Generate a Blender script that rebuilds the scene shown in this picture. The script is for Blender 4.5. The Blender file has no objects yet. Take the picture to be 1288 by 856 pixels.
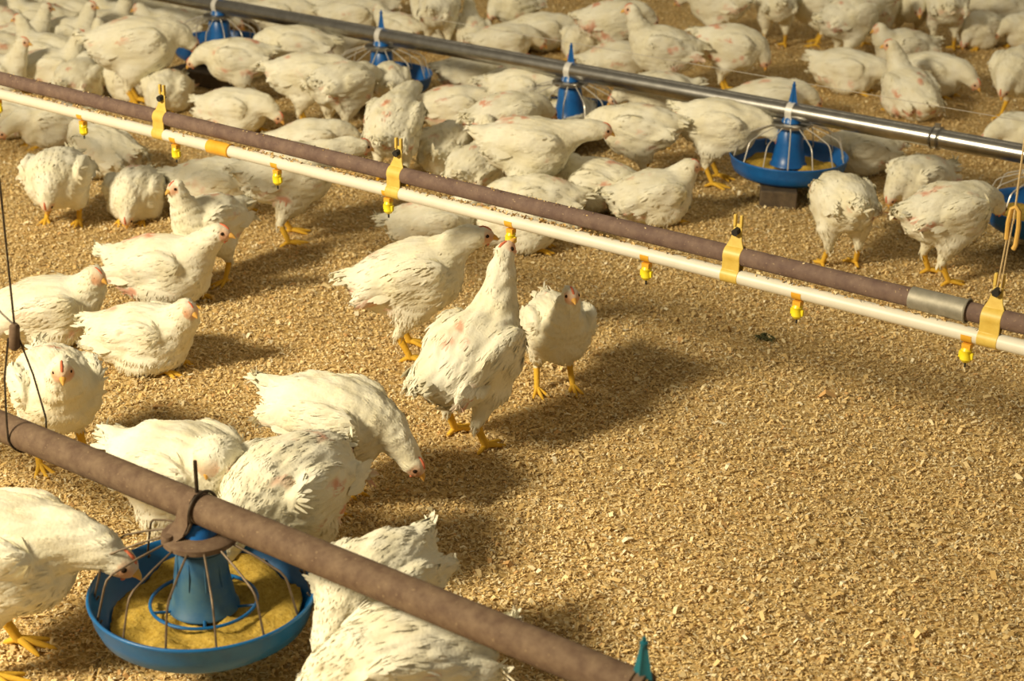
import bpy, math, random
import numpy as np
from mathutils import Vector, Matrix

# ------------------------------------------------------------------ camera, world, lamps, exposure
SC = bpy.context.scene
COL = SC.collection
H = 1.58                                   # eye height above the litter
F = 2140.26                                # focal length in pixels of the 1288 px wide frame
YAW, PITCH, ROLL = -0.62816, 0.39427, 0.01495
FW = np.array([math.sin(YAW)*math.cos(PITCH), math.cos(YAW)*math.cos(PITCH), -math.sin(PITCH)])
RT0 = np.array([math.cos(YAW), -math.sin(YAW), 0.0])
UP0 = np.cross(RT0, FW)
RT = RT0*math.cos(ROLL) + UP0*math.sin(ROLL)
UP = -RT0*math.sin(ROLL) + UP0*math.cos(ROLL)
EYE = np.array([0.0, 0.0, H])

cam_data = bpy.data.cameras.new('camera')
cam = bpy.data.objects.new('camera', cam_data)
COL.objects.link(cam)
cam_data.sensor_width = 36.0
cam_data.lens = F/1288*36
m = Matrix(((RT[0], UP[0], -FW[0], 0), (RT[1], UP[1], -FW[1], 0), (RT[2], UP[2], -FW[2], H), (0, 0, 0, 1)))
cam.matrix_world = m
cam_data.clip_start = 0.05
cam_data.clip_end = 100
cam_data.dof.use_dof = True
cam_data.dof.focus_distance = 3.4
cam_data.dof.aperture_fstop = 5.6
SC.camera = cam

world = bpy.data.worlds.new('barn_air')
SC.world = world
world.use_nodes = True
world.node_tree.nodes['Background'].inputs[0].default_value = (1.0, 0.84, 0.58, 1)
world.node_tree.nodes['Background'].inputs[1].default_value = 0.21


def lamp(name, loc, target, size, power, color, size_y=None):
    d = bpy.data.lights.new(name, 'AREA')
    d.shape = 'RECTANGLE' if size_y else 'DISK'
    d.size = size
    if size_y:
        d.size_y = size_y
    d.energy = power
    d.color = color
    o = bpy.data.objects.new(name, d)
    o.location = loc
    o.rotation_euler = (Vector(target)-Vector(loc)).to_track_quat('-Z', 'Y').to_euler()
    COL.objects.link(o)
    return o


WARM = (1.0, 0.86, 0.60)
lamp('barn_lamp', (-3.7, -1.7, 3.3), (-1.6, 3.0, 0.0), 1.0, 455, WARM)
lamp('added_fill_strip', (-2.5, 6.2, 3.6), (-2.5, 5.2, 0.0), 9.0, 16, WARM, 0.25)  # added out of view for weak top light and line highlights along the pipes
SC.view_settings.view_transform = 'Standard'
SC.view_settings.look = 'None'
SC.view_settings.exposure = 0.0
SC.view_settings.gamma = 1.0
SC.view_settings.use_curve_mapping = False

# ------------------------------------------------------------------ helpers
rng = np.random.default_rng(7)


def ray(px, py):
    d = FW + RT*(px-644)/F - UP*(py-428)/F
    return d


def on_plane(px, py, z):
    """The world point at height z seen at photo pixel (px, py)."""
    d = ray(px, py)
    t = (z-H)/d[2]
    return EYE + d*t


def on_vertical(px, py, y):
    d = ray(px, py)
    return EYE + d*(y/d[1])


def tag(o, label=None, cat=None, group=None, kind=None):
    if label:
        o['label'] = label
    if cat:
        o['category'] = cat
    if group:
        o['group'] = group
    if kind:
        o['kind'] = kind
    return o


def empty(name, loc, rz=0.0):
    o = bpy.data.objects.new(name, None)
    o.location = [float(v) for v in loc]
    o.rotation_euler = (0, 0, rz)
    o.empty_display_size = 0.05
    COL.objects.link(o)
    return o


def copy_tree(o, parent=None):
    c = o.copy()
    COL.objects.link(c)
    c.parent = parent
    for ch in list(o.children):
        copy_tree(ch, c)
    return c


def np_mesh(name, verts, faces_list, mats, smooth=True, colors=None, mat_index=None, normals=None):
    """faces_list: list of (n,k) int arrays."""
    me = bpy.data.meshes.new(name)
    verts = np.asarray(verts, dtype=np.float32)
    me.vertices.add(len(verts))
    me.vertices.foreach_set('co', verts.ravel())
    loops = np.concatenate([np.asarray(f, dtype=np.int32).ravel() for f in faces_list])
    sizes = np.concatenate([np.full(len(f), f.shape[1], dtype=np.int32) for f in faces_list])
    starts = np.concatenate([[0], np.cumsum(sizes)[:-1]]).astype(np.int32)
    me.loops.add(len(loops))
    me.loops.foreach_set('vertex_index', loops)
    me.polygons.add(len(sizes))
    me.polygons.foreach_set('loop_start', starts)
    me.polygons.foreach_set('loop_total', sizes)
    me.polygons.foreach_set('use_smooth', np.full(len(sizes), smooth))
    if mat_index is not None:
        me.polygons.foreach_set('material_index', np.asarray(mat_index, dtype=np.int32))
    for mt in (mats if isinstance(mats, (list, tuple)) else [mats]):
        me.materials.append(mt)
    me.update(calc_edges=True)
    if colors is not None:
        a = me.color_attributes.new('Col', 'FLOAT_COLOR', 'POINT')
        c = np.ones((len(verts), 4), dtype=np.float32)
        c[:, :3] = colors
        a.data.foreach_set('color', c.ravel())
    if normals is not None:
        me.normals_split_custom_set_from_vertices(normals)
    return me


class MB:
    """collects simple shapes and links them as one mesh object"""
    def __init__(s):
        s.v, s.f, s.n = [], [], 0

    def add(s, verts, faces):
        for f in faces:
            s.f.append([i+s.n for i in f])
        s.v.extend([tuple(float(c) for c in v) for v in verts])
        s.n += len(verts)
        return s

    def tube(s, pts, r, seg=10, cap=True, closed=False):
        pts = [Vector(p) for p in pts]
        n = len(pts)
        rr = r if isinstance(r, (list, tuple)) else [r]*n
        ref = None
        vs = []
        for i, p in enumerate(pts):
            if closed:
                t = pts[(i+1) % n]-pts[i-1]
            else:
                t = pts[min(i+1, n-1)]-pts[max(i-1, 0)]
            t.normalize()
            if ref is None:
                ref = t.orthogonal().normalized()
            else:
                ref = (ref - t*ref.dot(t)).normalized()
            b = t.cross(ref)
            for k in range(seg):
                a = 2*math.pi*k/seg
                vs.append(p + (ref*math.cos(a)+b*math.sin(a))*rr[i])
        fs = []
        for i in range(n if closed else n-1):
            j = (i+1) % n
            for k in range(seg):
                fs.append([i*seg+k, i*seg+(k+1) % seg, j*seg+(k+1) % seg, j*seg+k])
        if cap and not closed:
            fs.append(list(range(seg))[::-1])
            fs.append([(n-1)*seg+k for k in range(seg)])
        return s.add(vs, fs)

    def lathe(s, prof, c=(0, 0, 0), seg=48, closed=False):
        vs, fs = [], []
        n = len(prof)
        for r, z in prof:
            for k in range(seg):
                a = 2*math.pi*k/seg
                vs.append((c[0]+r*math.cos(a), c[1]+r*math.sin(a), c[2]+z))
        for i in range(n if closed else n-1):
            j = (i+1) % n
            for k in range(seg):
                fs.append([i*seg+k, i*seg+(k+1) % seg, j*seg+(k+1) % seg, j*seg+k])
        return s.add(vs, fs)

    def box(s, c, d, rz=0.0):
        cx, cy, cz = c
        hx, hy, hz = d[0]/2, d[1]/2, d[2]/2
        vs = []
        for x, y, z in ((-1, -1, -1), (1, -1, -1), (1, 1, -1), (-1, 1, -1), (-1, -1, 1), (1, -1, 1), (1, 1, 1), (-1, 1, 1)):
            X, Y = x*hx, y*hy
            vs.append((cx+X*math.cos(rz)-Y*math.sin(rz), cy+X*math.sin(rz)+Y*math.cos(rz), cz+z*hz))
        return s.add(vs, [[0, 3, 2, 1], [4, 5, 6, 7], [0, 1, 5, 4], [1, 2, 6, 5], [2, 3, 7, 6], [3, 0, 4, 7]])

    def strap(s, path, x0, x1, th):
        """a flat band: path of (y, z) points swept from x0 to x1 with thickness th (outwards)"""
        n = len(path)
        P = [Vector((0, a, b)) for a, b in path]
        out = []
        for i in range(n):
            t = (P[min(i+1, n-1)]-P[max(i-1, 0)]).normalized()
            out.append(Vector((0, t.z, -t.y)))
        xs0 = x0 if isinstance(x0, list) else [x0]*n
        xs1 = x1 if isinstance(x1, list) else [x1]*n
        vs, fs = [], []
        for i in range(n):
            q = P[i]+out[i]*th
            vs += [(xs0[i], P[i].y, P[i].z), (xs1[i], P[i].y, P[i].z), (xs1[i], q.y, q.z), (xs0[i], q.y, q.z)]
        for i in range(n-1):
            for k in range(4):
                fs.append([i*4+k, i*4+(k+1) % 4, (i+1)*4+(k+1) % 4, (i+1)*4+k])
        fs += [[3, 2, 1, 0], [(n-1)*4+k for k in range(4)]]
        return s.add(vs, fs)

    def build(s, name, mat, parent=None, smooth=True, bevel=0.0, sharp=40):
        me = bpy.data.meshes.new(name)
        me.from_pydata(s.v, [], s.f)
        me.materials.append(mat)
        me.update()
        o = bpy.data.objects.new(name, me)
        COL.objects.link(o)
        if parent:
            o.parent = parent
        if smooth:
            me.polygons.foreach_set('use_smooth', [True]*len(me.polygons))
            try:
                me.set_sharp_from_angle(angle=math.radians(sharp))
            except Exception:
                pass
        if bevel:
            b = o.modifiers.new('bevel', 'BEVEL')
            b.width = bevel
            b.segments = 2
            b.limit_method = 'ANGLE'
        return o


def nt(mat):
    mat.use_nodes = True
    return mat.node_tree.nodes, mat.node_tree.links, mat.node_tree.nodes['Principled BSDF']


def mottled(name, c1, c2, scale=30, rough=0.5, metal=0.0, bump=0.2, c3=None, s3=120, t3=0.62, bdist=0.002, spec=0.5):
    mat = bpy.data.materials.new(name)
    N, L, P = nt(mat)
    tc = N.new('ShaderNodeTexCoord')
    nz = N.new('ShaderNodeTexNoise')
    nz.inputs['Scale'].default_value = scale
    nz.inputs['Detail'].default_value = 8
    nz.inputs['Roughness'].default_value = 0.65
    L.new(tc.outputs['Object'], nz.inputs['Vector'])
    rp = N.new('ShaderNodeValToRGB')
    rp.color_ramp.elements[0].position = 0.35
    rp.color_ramp.elements[1].position = 0.68
    rp.color_ramp.elements[0].color = (*c1, 1)
    rp.color_ramp.elements[1].color = (*c2, 1)
    L.new(nz.outputs['Fac'], rp.inputs['Fac'])
    out = rp.outputs['Color']
    if c3:
        n3 = N.new('ShaderNodeTexNoise')
        n3.inputs['Scale'].default_value = s3
        n3.inputs['Detail'].default_value = 4
        L.new(tc.outputs['Object'], n3.inputs['Vector'])
        r3 = N.new('ShaderNodeValToRGB')
        r3.color_ramp.elements[0].position = t3
        r3.color_ramp.elements[1].position = t3+0.06
        L.new(n3.outputs['Fac'], r3.inputs['Fac'])
        mx = N.new('ShaderNodeMix')
        mx.data_type = 'RGBA'
        L.new(r3.outputs['Color'], mx.inputs[0])
        L.new(out, mx.inputs[6])
        mx.inputs[7].default_value = (*c3, 1)
        out = mx.outputs[2]
    L.new(out, P.inputs['Base Color'])
    P.inputs['Roughness'].default_value = rough
    P.inputs['Metallic'].default_value = metal
    P.inputs['Specular IOR Level'].default_value = spec
    if bump:
        b = N.new('ShaderNodeBump')
        b.inputs['Strength'].default_value = bump
        b.inputs['Distance'].default_value = bdist
        L.new(nz.outputs['Fac'], b.inputs['Height'])
        L.new(b.outputs['Normal'], P.inputs['Normal'])
    return mat


M = {}
M['galv'] = mottled('galvanised_steel', (0.36, 0.35, 0.33), (0.50, 0.49, 0.46), 25, 0.30, 1.0, 0.05)
M['zinc'] = mottled('zinc_strap', (0.74, 0.72, 0.68), (0.84, 0.82, 0.78), 60, 0.4, 0.3, 0.05)
M['dull'] = mottled('dull_zinc', (0.30, 0.28, 0.22), (0.40, 0.37, 0.30), 60, 0.6, 0.5, 0.1)
M['rust'] = mottled('dusty_rusted_pipe', (0.115, 0.070, 0.045), (0.20, 0.135, 0.085), 45, 0.8, 0.0, 0.5, (0.30, 0.21, 0.12), 170, 0.66, 0.001, 0.25)
M['brown'] = mottled('dusty_brown_pipe', (0.135, 0.085, 0.070), (0.215, 0.145, 0.110), 40, 0.75, 0.0, 0.4, (0.40, 0.29, 0.17), 230, 0.66, 0.001, 0.25)
M['pvc'] = mottled('cream_plastic_pipe', (0.72, 0.68, 0.56), (0.80, 0.76, 0.65), 14, 0.42, 0.0, 0.05)
M['clip'] = mottled('yellow_clip_plastic', (0.66, 0.45, 0.08), (0.76, 0.56, 0.13), 40, 0.45, 0.0, 0.1)
M['saddle'] = mottled('orange_yellow_plastic', (0.75, 0.38, 0.03), (0.82, 0.47, 0.05), 40, 0.4, 0.0, 0.05)
M['nipple'] = mottled('bright_yellow_plastic', (0.85, 0.68, 0.02), (0.90, 0.74, 0.03), 40, 0.35, 0.0, 0.0)
M['blue'] = mottled('blue_plastic', (0.006, 0.10, 0.36), (0.010, 0.135, 0.44), 30, 0.35, 0.0, 0.05)
M['teal'] = mottled('dusty_blue_plastic', (0.002, 0.10, 0.30), (0.005, 0.135, 0.37), 22, 0.38, 0.0, 0.08)
M['cone'] = mottled('dusty_blue_cone', (0.008, 0.085, 0.22), (0.075, 0.16, 0.20), 14, 0.55, 0.0, 0.15)
M['fin'] = mottled('teal_plastic', (0.004, 0.10, 0.14), (0.010, 0.16, 0.20), 30, 0.4, 0.0, 0.1)
M['wire'] = mottled('dark_wire', (0.035, 0.028, 0.022), (0.10, 0.07, 0.045), 60, 0.5, 0.6, 0.1)
M['wire_rust'] = mottled('rusty_wire', (0.10, 0.070, 0.045), (0.22, 0.16, 0.10), 60, 0.6, 0.4, 0.1)
M['bright_wire'] = mottled('bright_wire', (0.66, 0.62, 0.54), (0.78, 0.74, 0.66), 60, 0.35, 0.5, 0.0)
M['black'] = mottled('black_rubber', (0.012, 0.012, 0.012), (0.03, 0.028, 0.025), 60, 0.6)
M['cord'] = mottled('tan_cord', (0.50, 0.36, 0.17), (0.66, 0.50, 0.27), 200, 0.8, 0.0, 0.3)
M['hook'] = mottled('ochre_hook', (0.62, 0.36, 0.07), (0.74, 0.46, 0.12), 60, 0.5)
M['block'] = mottled('old_wooden_block', (0.060, 0.042, 0.026), (0.14, 0.10, 0.060), 26, 0.85, 0.0, 0.6, None, 0, 0, 0.004)
M['feed'] = mottled('ground_feed', (0.42, 0.27, 0.040), (0.60, 0.42, 0.095), 110, 0.95, 0.0, 1.0, (0.30, 0.18, 0.04), 300, 0.60, 0.004, 0.1)
M['greens'] = mottled('dark_green_tuft', (0.035, 0.045, 0.012), (0.10, 0.10, 0.03), 200, 0.8)


def feather_material():
    mat = bpy.data.materials.new('white_plumage')
    N, L, P = nt(mat)
    at = N.new('ShaderNodeVertexColor')
    at.layer_name = 'Col'
    tc = N.new('ShaderNodeTexCoord')
    oi = N.new('ShaderNodeObjectInfo')
    nz = N.new('ShaderNodeTexNoise')
    nz.inputs['Scale'].default_value = 14
    nz.inputs['Detail'].default_value = 5
    L.new(tc.outputs['Object'], nz.inputs['Vector'])
    rp = N.new('ShaderNodeValToRGB')
    rp.color_ramp.elements[0].position = 0.3
    rp.color_ramp.elements[1].position = 0.62
    rp.color_ramp.elements[0].color = (0.90, 0.86, 0.74, 1)
    rp.color_ramp.elements[1].color = (1, 1, 1, 1)
    L.new(nz.outputs['Fac'], rp.inputs['Fac'])
    mx = N.new('ShaderNodeMix')
    mx.data_type = 'RGBA'
    mx.blend_type = 'MULTIPLY'
    mx.inputs[0].default_value = 1.0
    L.new(at.outputs['Color'], mx.inputs[6])
    L.new(rp.outputs['Color'], mx.inputs[7])
    L.new(mx.outputs[2], P.inputs['Base Color'])
    P.inputs['Roughness'].default_value = 0.85
    P.inputs['Specular IOR Level'].default_value = 0.1
    n2 = N.new('ShaderNodeTexNoise')
    n2.inputs['Scale'].default_value = 160
    n2.inputs['Detail'].default_value = 3
    L.new(tc.outputs['Object'], n2.inputs['Vector'])
    b = N.new('ShaderNodeBump')
    b.inputs['Strength'].default_value = 0.45
    b.inputs['Distance'].default_value = 0.0022
    L.new(n2.outputs['Fac'], b.inputs['Height'])
    L.new(b.outputs['Normal'], P.inputs['Normal'])
    return mat


M['plumage'] = feather_material()

# ------------------------------------------------------------------ floor and litter


def noise2(x, y, seed, scales=((0.9, 1.0), (0.35, 0.5), (0.14, 0.28))):
    r = np.random.default_rng(seed)
    out = np.zeros_like(x)
    for wl, amp in scales:
        for _ in range(6):
            a = r.uniform(0, 2*np.pi)
            k = 2*np.pi/(wl*r.uniform(0.7, 1.4))
            out += amp*np.sin(k*(x*np.cos(a)+y*np.sin(a))+r.uniform(0, 6.28))/3
    return out


def ground_z(x, y):
    return 0.0045*noise2(x, y, 3)


def litter_floor_material():
    mat = bpy.data.materials.new('wood_shaving_litter')
    N, L, P = nt(mat)
    tc = N.new('ShaderNodeTexCoord')
    vo = N.new('ShaderNodeTexVoronoi')
    vo.inputs['Scale'].default_value = 130
    mp = N.new('ShaderNodeMapping')
    mp.inputs['Scale'].default_value = (1, 1.7, 1)
    nd = N.new('ShaderNodeTexNoise')
    nd.inputs['Scale'].default_value = 25
    L.new(tc.outputs['Object'], nd.inputs['Vector'])
    ad = N.new('ShaderNodeVectorMath')
    ad.operation = 'MULTIPLY_ADD'
    ad.inputs[1].default_value = (0.05, 0.05, 0.05)
    L.new(nd.outputs['Color'], ad.inputs[0])
    L.new(tc.outputs['Object'], ad.inputs[2])
    L.new(ad.outputs[0], mp.inputs['Vector'])
    L.new(mp.outputs[0], vo.inputs['Vector'])
    sp = N.new('ShaderNodeSeparateColor')
    L.new(vo.outputs['Color'], sp.inputs[0])
    rp = N.new('ShaderNodeValToRGB')
    e = rp.color_ramp.elements
    e[0].position, e[0].color = 0.0, (0.34, 0.21, 0.07, 1)
    e[1].position, e[1].color = 1.0, (0.78, 0.60, 0.31, 1)
    m_ = e.new(0.45)
    m_.color = (0.56, 0.38, 0.14, 1)
    L.new(sp.outputs[0], rp.inputs['Fac'])
    L.new(rp.outputs['Color'], P.inputs['Base Color'])
    P.inputs['Roughness'].default_value = 0.9
    P.inputs['Specular IOR Level'].default_value = 0.1
    b = N.new('ShaderNodeBump')
    b.inputs['Strength'].default_value = 1.0
    b.inputs['Distance'].default_value = 0.006
    L.new(sp.outputs[1], b.inputs['Height'])
    L.new(b.outputs['Normal'], P.inputs['Normal'])
    return mat


def make_floor():
    nx, ny = 260, 260
    xs = np.linspace(-9.0, 2.2, nx)
    ys = np.linspace(0.4, 10.5, ny)
    X, Y = np.meshgrid(xs, ys)
    Z = ground_z(X, Y)
    v = np.stack([X.ravel(), Y.ravel(), Z.ravel()], 1)
    i = np.arange(ny-1)[:, None]*nx+np.arange(nx-1)[None, :]
    f = np.stack([i, i+1, i+nx+1, i+nx], -1).reshape(-1, 4)
    me = np_mesh('floor', v, [f], litter_floor_material())
    o = bpy.data.objects.new('floor', me)
    COL.objects.link(o)
    tag(o, kind='structure')


make_floor()


def view_uv(P3):
    d = P3-EYE
    z = d@FW
    return 644+F*(d@RT)/z, 428-F*(d@UP)/z, z


def make_shavings():
    mat = bpy.data.materials.new('wood_shavings')
    N, L, P = nt(mat)
    at = N.new('ShaderNodeVertexColor')
    at.layer_name = 'Col'
    L.new(at.outputs['Color'], P.inputs['Base Color'])
    P.inputs['Roughness'].default_value = 0.8
    P.inputs['Specular IOR Level'].default_value = 0.2
    r = np.random.default_rng(11)
    n0 = 2700000
    x = r.uniform(-7.2, 1.2, n0)
    y = r.uniform(1.0, 8.6, n0)
    p = np.stack([x, y, np.zeros(n0)], 1)
    u, v, zz = view_uv(p)
    dist = np.hypot(x, y)
    # litter the photo could see, a little beyond the frame on every side; thinner with distance
    keep = (u > -140) & (u < 1430) & (v > -60) & (v < 1000) & (r.uniform(0, 1, n0) < np.clip(1.45-0.17*dist, 0.38, 1))
    x, y = x[keep], y[keep]
    n = len(x)
    print('shavings', n)
    z = ground_z(x, y)
    L_ = np.clip(r.lognormal(math.log(0.0060), 0.42, n), 0.0025, 0.022)
    W_ = L_*r.uniform(0.16, 0.55, n)
    big = r.uniform(0, 1, n) < 0.03
    L_[big] *= 2.0
    W_[big] *= 1.3
    a = r.uniform(0, 2*np.pi, n)
    tx, ty = r.normal(0, 0.22, n), r.normal(0, 0.25, n)
    t = np.stack([np.cos(a), np.sin(a), tx], 1)
    t /= np.linalg.norm(t, axis=1)[:, None]
    b = np.stack([-np.sin(a), np.cos(a), ty], 1)
    b -= t*np.sum(b*t, 1)[:, None]
    b /= np.linalg.norm(b, axis=1)[:, None]
    nn = np.cross(t, b)
    c = np.stack([x, y, z+0.0015+np.abs(tx)*L_*0.4+np.abs(ty)*W_*0.4+r.uniform(0, 0.004, n)], 1)
    curl = r.uniform(0.0, 0.35, n)*L_
    V = np.empty((n, 6, 3), dtype=np.float32)
    for k, s in enumerate((-0.5, 0.0, 0.5)):
        w = np.where(s == 0, 0.5, r.uniform(0.2, 0.5, n))
        cc = c + t*(L_*s)[:, None] + nn*((-curl if s == 0 else curl*0.4)*-1)[:, None]
        V[:, 2*k] = cc - b*(W_*w)[:, None]
        V[:, 2*k+1] = cc + b*(W_*w)[:, None]
    i0 = np.arange(n)*6
    f = np.concatenate([np.stack([i0, i0+1, i0+3, i0+2], 1), np.stack([i0+2, i0+3, i0+5, i0+4], 1)])
    pal = np.array([(0.82, 0.64, 0.34), (0.77, 0.56, 0.25), (0.87, 0.73, 0.44), (0.68, 0.47, 0.19), (0.34, 0.23, 0.11), (0.80, 0.60, 0.28), (0.92, 0.82, 0.58), (0.70, 0.42, 0.17)])
    pick = r.choice(len(pal), n, p=(0.24, 0.21, 0.13, 0.14, 0.06, 0.15, 0.04, 0.03))
    colr = pal[pick]*r.uniform(0.82, 1.12, n)[:, None]
    # damper, trodden patches of litter
    damp = np.clip(noise2(x, y, 21, ((1.6, 1.0), (0.6, 0.7)))*0.5, -0.6, 0.9)
    colr = colr*(1-0.13*damp)[:, None]
    colv = np.repeat(colr, 6, axis=0)
    me = np_mesh('wood_shavings', V.reshape(-1, 3), [f], mat, smooth=False, colors=colv)
    o = bpy.data.objects.new('wood_shavings', me)
    COL.objects.link(o)
    tag(o, 'loose golden wood shavings spread over the whole barn floor', 'wood shavings', kind='stuff')
    return mat


shaving_mat = make_shavings()

# ------------------------------------------------------------------ chicken builder


def rotm(ax, deg):
    c, s = math.cos(math.radians(deg)), math.sin(math.radians(deg))
    if ax == 'x':
        return np.array([[1, 0, 0], [0, c, -s], [0, s, c]])
    if ax == 'y':       # positive = nose down
        return np.array([[c, 0, s], [0, 1, 0], [-s, 0, c]])
    return np.array([[c, -s, 0], [s, c, 0], [0, 0, 1]])


def sd_ell(P, c, r, R):
    q = (P-c)@R                       # into the ellipsoid's own frame
    k0 = np.sqrt(((q/r)**2).sum(-1))
    k1 = np.sqrt(((q/(r*r))**2).sum(-1))+1e-9
    return k0*(k0-1)/k1


def sd_cap(P, a, b, ra, rb):
    ab = b-a
    t = np.clip(((P-a)@ab)/(ab@ab), 0, 1)
    d = np.sqrt(((P-a-t[..., None]*ab)**2).sum(-1))
    return d-(ra+(rb-ra)*t)


def smin(a, b, k):
    h = np.clip(0.5+0.5*(b-a)/k, 0, 1)
    return b+(a-b)*h-k*h*(1-h)


POSES = {  # head offset from the shoulder, head pitch (down positive)
    'up': ((0.055, 0.125), 8), 'stretch': ((0.035, 0.165), -48), 'rest': ((0.055, 0.075), 12),
    'fwd': ((0.14, 0.035), 18), 'low': ((0.110, -0.030), 38), 'eat': ((0.110, -0.085), 55),
    'peck': ((0.115, -0.125), 55), 'tuck': ((0.015, 0.045), 35), 'drop': ((0.065, -0.065), 78),
}


def bird_mesh(seed, neck_off=None, zc0=0.212, tail=1.0, sit=False, neck='rest', turn=0, pitch=0, vox=0.0055, nf=1500, pink=0.5, fat=1.0, stride=0.0, tailup=20, droop=0):
    r = np.random.default_rng(seed)
    zc = 0.088 if sit else zc0
    C = np.array([0, 0, zc])
    Rb = rotm('y', pitch)
    prims = []      # (function args, blend, id)

    def B(p):
        return C + Rb@np.array(p, dtype=float)

    def E(c, rad, R=np.eye(3), k=0.03, i=0):
        prims.append(('e', (B(c), np.array(rad, dtype=float), Rb@R), k, i))

    def Cp(a, b, ra, rb, k=0.02, i=0):
        prims.append(('c', (np.array(a, dtype=float), np.array(b, dtype=float), ra, rb), k, i))
    w = fat
    E((0, 0, 0), (0.122, 0.083*w, 0.088))
    E((0.050, 0, -0.012), (0.080, 0.079*w, 0.077), k=0.04)
    E((-0.070, 0, -0.004), (0.075, 0.070*w, 0.066), rotm('y', 12), k=0.04)
    E((0.03, 0, 0.030), (0.100, 0.064*w, 0.052), k=0.04)
    E((-0.135, 0, 0.022), (0.048, 0.030, 0.022), rotm('y', tailup), k=0.035, i=2)
    for s in (-1, 1):
        sp = r.uniform(-0.004, 0.006)+droop*0.01
        E((0.008, s*(0.067*w+sp), 0.018), (0.090, 0.027, 0.053), rotm('z', s*4)@rotm('y', -14)@rotm('x', -s*10), k=0.010, i=1)
        E((-0.078, s*(0.058*w+sp), 0.004-0.012*droop), (0.062, 0.018, 0.030), rotm('z', -s*10)@rotm('y', -16), k=0.009, i=1)
    if not sit:
        for s in (-1, 1):
            E((-0.005, s*0.047*w, -0.062), (0.054, 0.036, 0.050), k=0.02, i=3)
            fx = s*stride
            hock = np.array([-0.030+fx*0.7, s*0.050, 0.078*min(1, zc0/0.212)])
            Cp(B((-0.008, s*0.047, -0.078*zc0/0.212)), hock, 0.030, 0.013, k=0.02, i=3)
            foot = np.array([0.0+fx, s*0.055, 0.014])
            Cp(hock+np.array([0, 0, -0.004]), foot, 0.0098, 0.0085, k=0.006, i=4)
    else:
        for s in (-1, 1):
            E((0.02, s*0.062*w, -0.045), (0.060, 0.030, 0.036), k=0.02, i=3)
    # neck as a smooth curve from the shoulder to the head
    (hx, hz), hp = POSES[neck]
    if neck_off:
        hx, hz, hp = neck_off
    hx *= r.uniform(0.92, 1.08)
    sh = B((0.085, 0, 0.028))
    th = math.radians(turn)
    off = np.array([hx*math.cos(th*0.6), hx*math.sin(th*0.6), hz])
    hd = sh + off
    if neck in ('peck', 'eat', 'low', 'drop'):
        hd[2] = max(hd[2], 0.035)
    mid = sh + np.array([0.045, 0.02*math.sin(th*0.6), 0.03]) + off*0.15
    if neck in ('peck', 'eat', 'drop'):
        mid = sh + np.array([0.055 if neck != 'drop' else 0.045, 0, -0.005])
    if neck == 'stretch':
        mid = sh + np.array([0.030, 0, 0.09])
    if neck == 'up':
        mid = sh + np.array([0.040, 0, 0.06])
    t_ = np.linspace(0, 1, 6)
    Q = [(1-t)**2*sh+2*t*(1-t)*mid+t*t*hd for t in t_]
    R_ = [0.054, 0.046, 0.037, 0.030, 0.0255, 0.0225]
    if neck in ('rest', 'tuck'):
        R_ = [0.054, 0.048, 0.041, 0.034, 0.028, 0.0235]
    for a, b, ra, rb in zip(Q[:-1], Q[1:], R_[:-1], R_[1:]):
        prims.append(('c', (a, b, ra, rb), 0.022, 5))
    hdir = np.array([math.cos(math.radians(hp))*math.cos(th), math.cos(math.radians(hp))*math.sin(th), -math.sin(math.radians(hp))])
    side = np.cross([0, 0, 1.0], hdir)
    side /= np.linalg.norm(side)
    hup = np.cross(hdir, side)
    Rh = np.stack([hdir, side, hup], 1)
    prims.append(('e', (hd+hdir*0.008, np.array([0.029, 0.0205, 0.0225]), Rh), 0.010, 6))
    # grid
    pts = np.array([p[1][0] for p in prims]+[p[1][1] for p in prims if p[0] == 'c'])
    lo = np.minimum(pts.min(0)-0.06, [-0.24, -0.13, 0]); hi = np.maximum(pts.max(0)+0.06, [0.20, 0.13, zc+0.12])
    lo[2] = -0.006
    lo[1] = min(lo[1]+0.0, -0.135)
    lo[1] = max(lo[1], -0.16); hi[1] = min(hi[1], 0.16)
    n = np.ceil((hi-lo)/vox).astype(int)+1
    ax = [lo[i]+vox*np.arange(n[i]) for i in range(3)]
    D = np.full(tuple(n), 1.0, dtype=np.float64)
    best = np.full(tuple(n), 1e9)
    ID = np.zeros(tuple(n), dtype=np.int8)
    for kind, a, k, i in prims:
        if kind == 'e':
            rr = a[1].max()
            l, h = a[0]-rr-0.045, a[0]+rr+0.045
        else:
            rr = max(a[2], a[3])
            l, h = np.minimum(a[0], a[1])-rr-0.045, np.maximum(a[0], a[1])+rr+0.045
        s0 = [int(np.clip(np.floor((l[j]-lo[j])/vox), 0, n[j]-1)) for j in range(3)]
        s1 = [int(np.clip(np.ceil((h[j]-lo[j])/vox)+1, 1, n[j])) for j in range(3)]
        sl = tuple(slice(s0[j], s1[j]) for j in range(3))
        G = np.stack(np.meshgrid(ax[0][sl[0]], ax[1][sl[1]], ax[2][sl[2]], indexing='ij'), -1)
        d = sd_ell(G, *a) if kind == 'e' else sd_cap(G, *a)
        sub = D[sl]
        D[sl] = smin(sub, d, k)
        bsub = best[sl]
        m_ = d < bsub
        ID[sl][m_] = i
        bsub[m_] = d[m_]
    # surface nets
    S = D < 0
    c = S[:-1, :-1, :-1].astype(np.int8)
    cnt = np.zeros_like(c, dtype=np.int16)
    for dx in (0, 1):
        for dy in (0, 1):
            for dz in (0, 1):
                cnt += S[dx:n[0]-1+dx, dy:n[1]-1+dy, dz:n[2]-1+dz]
    act = (cnt > 0) & (cnt < 8)
    idx = np.full(act.shape, -1, dtype=np.int64)
    ci = np.argwhere(act)
    idx[act] = np.arange(len(ci))
    acc = np.zeros((len(ci), 3)); num = np.zeros(len(ci))
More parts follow.
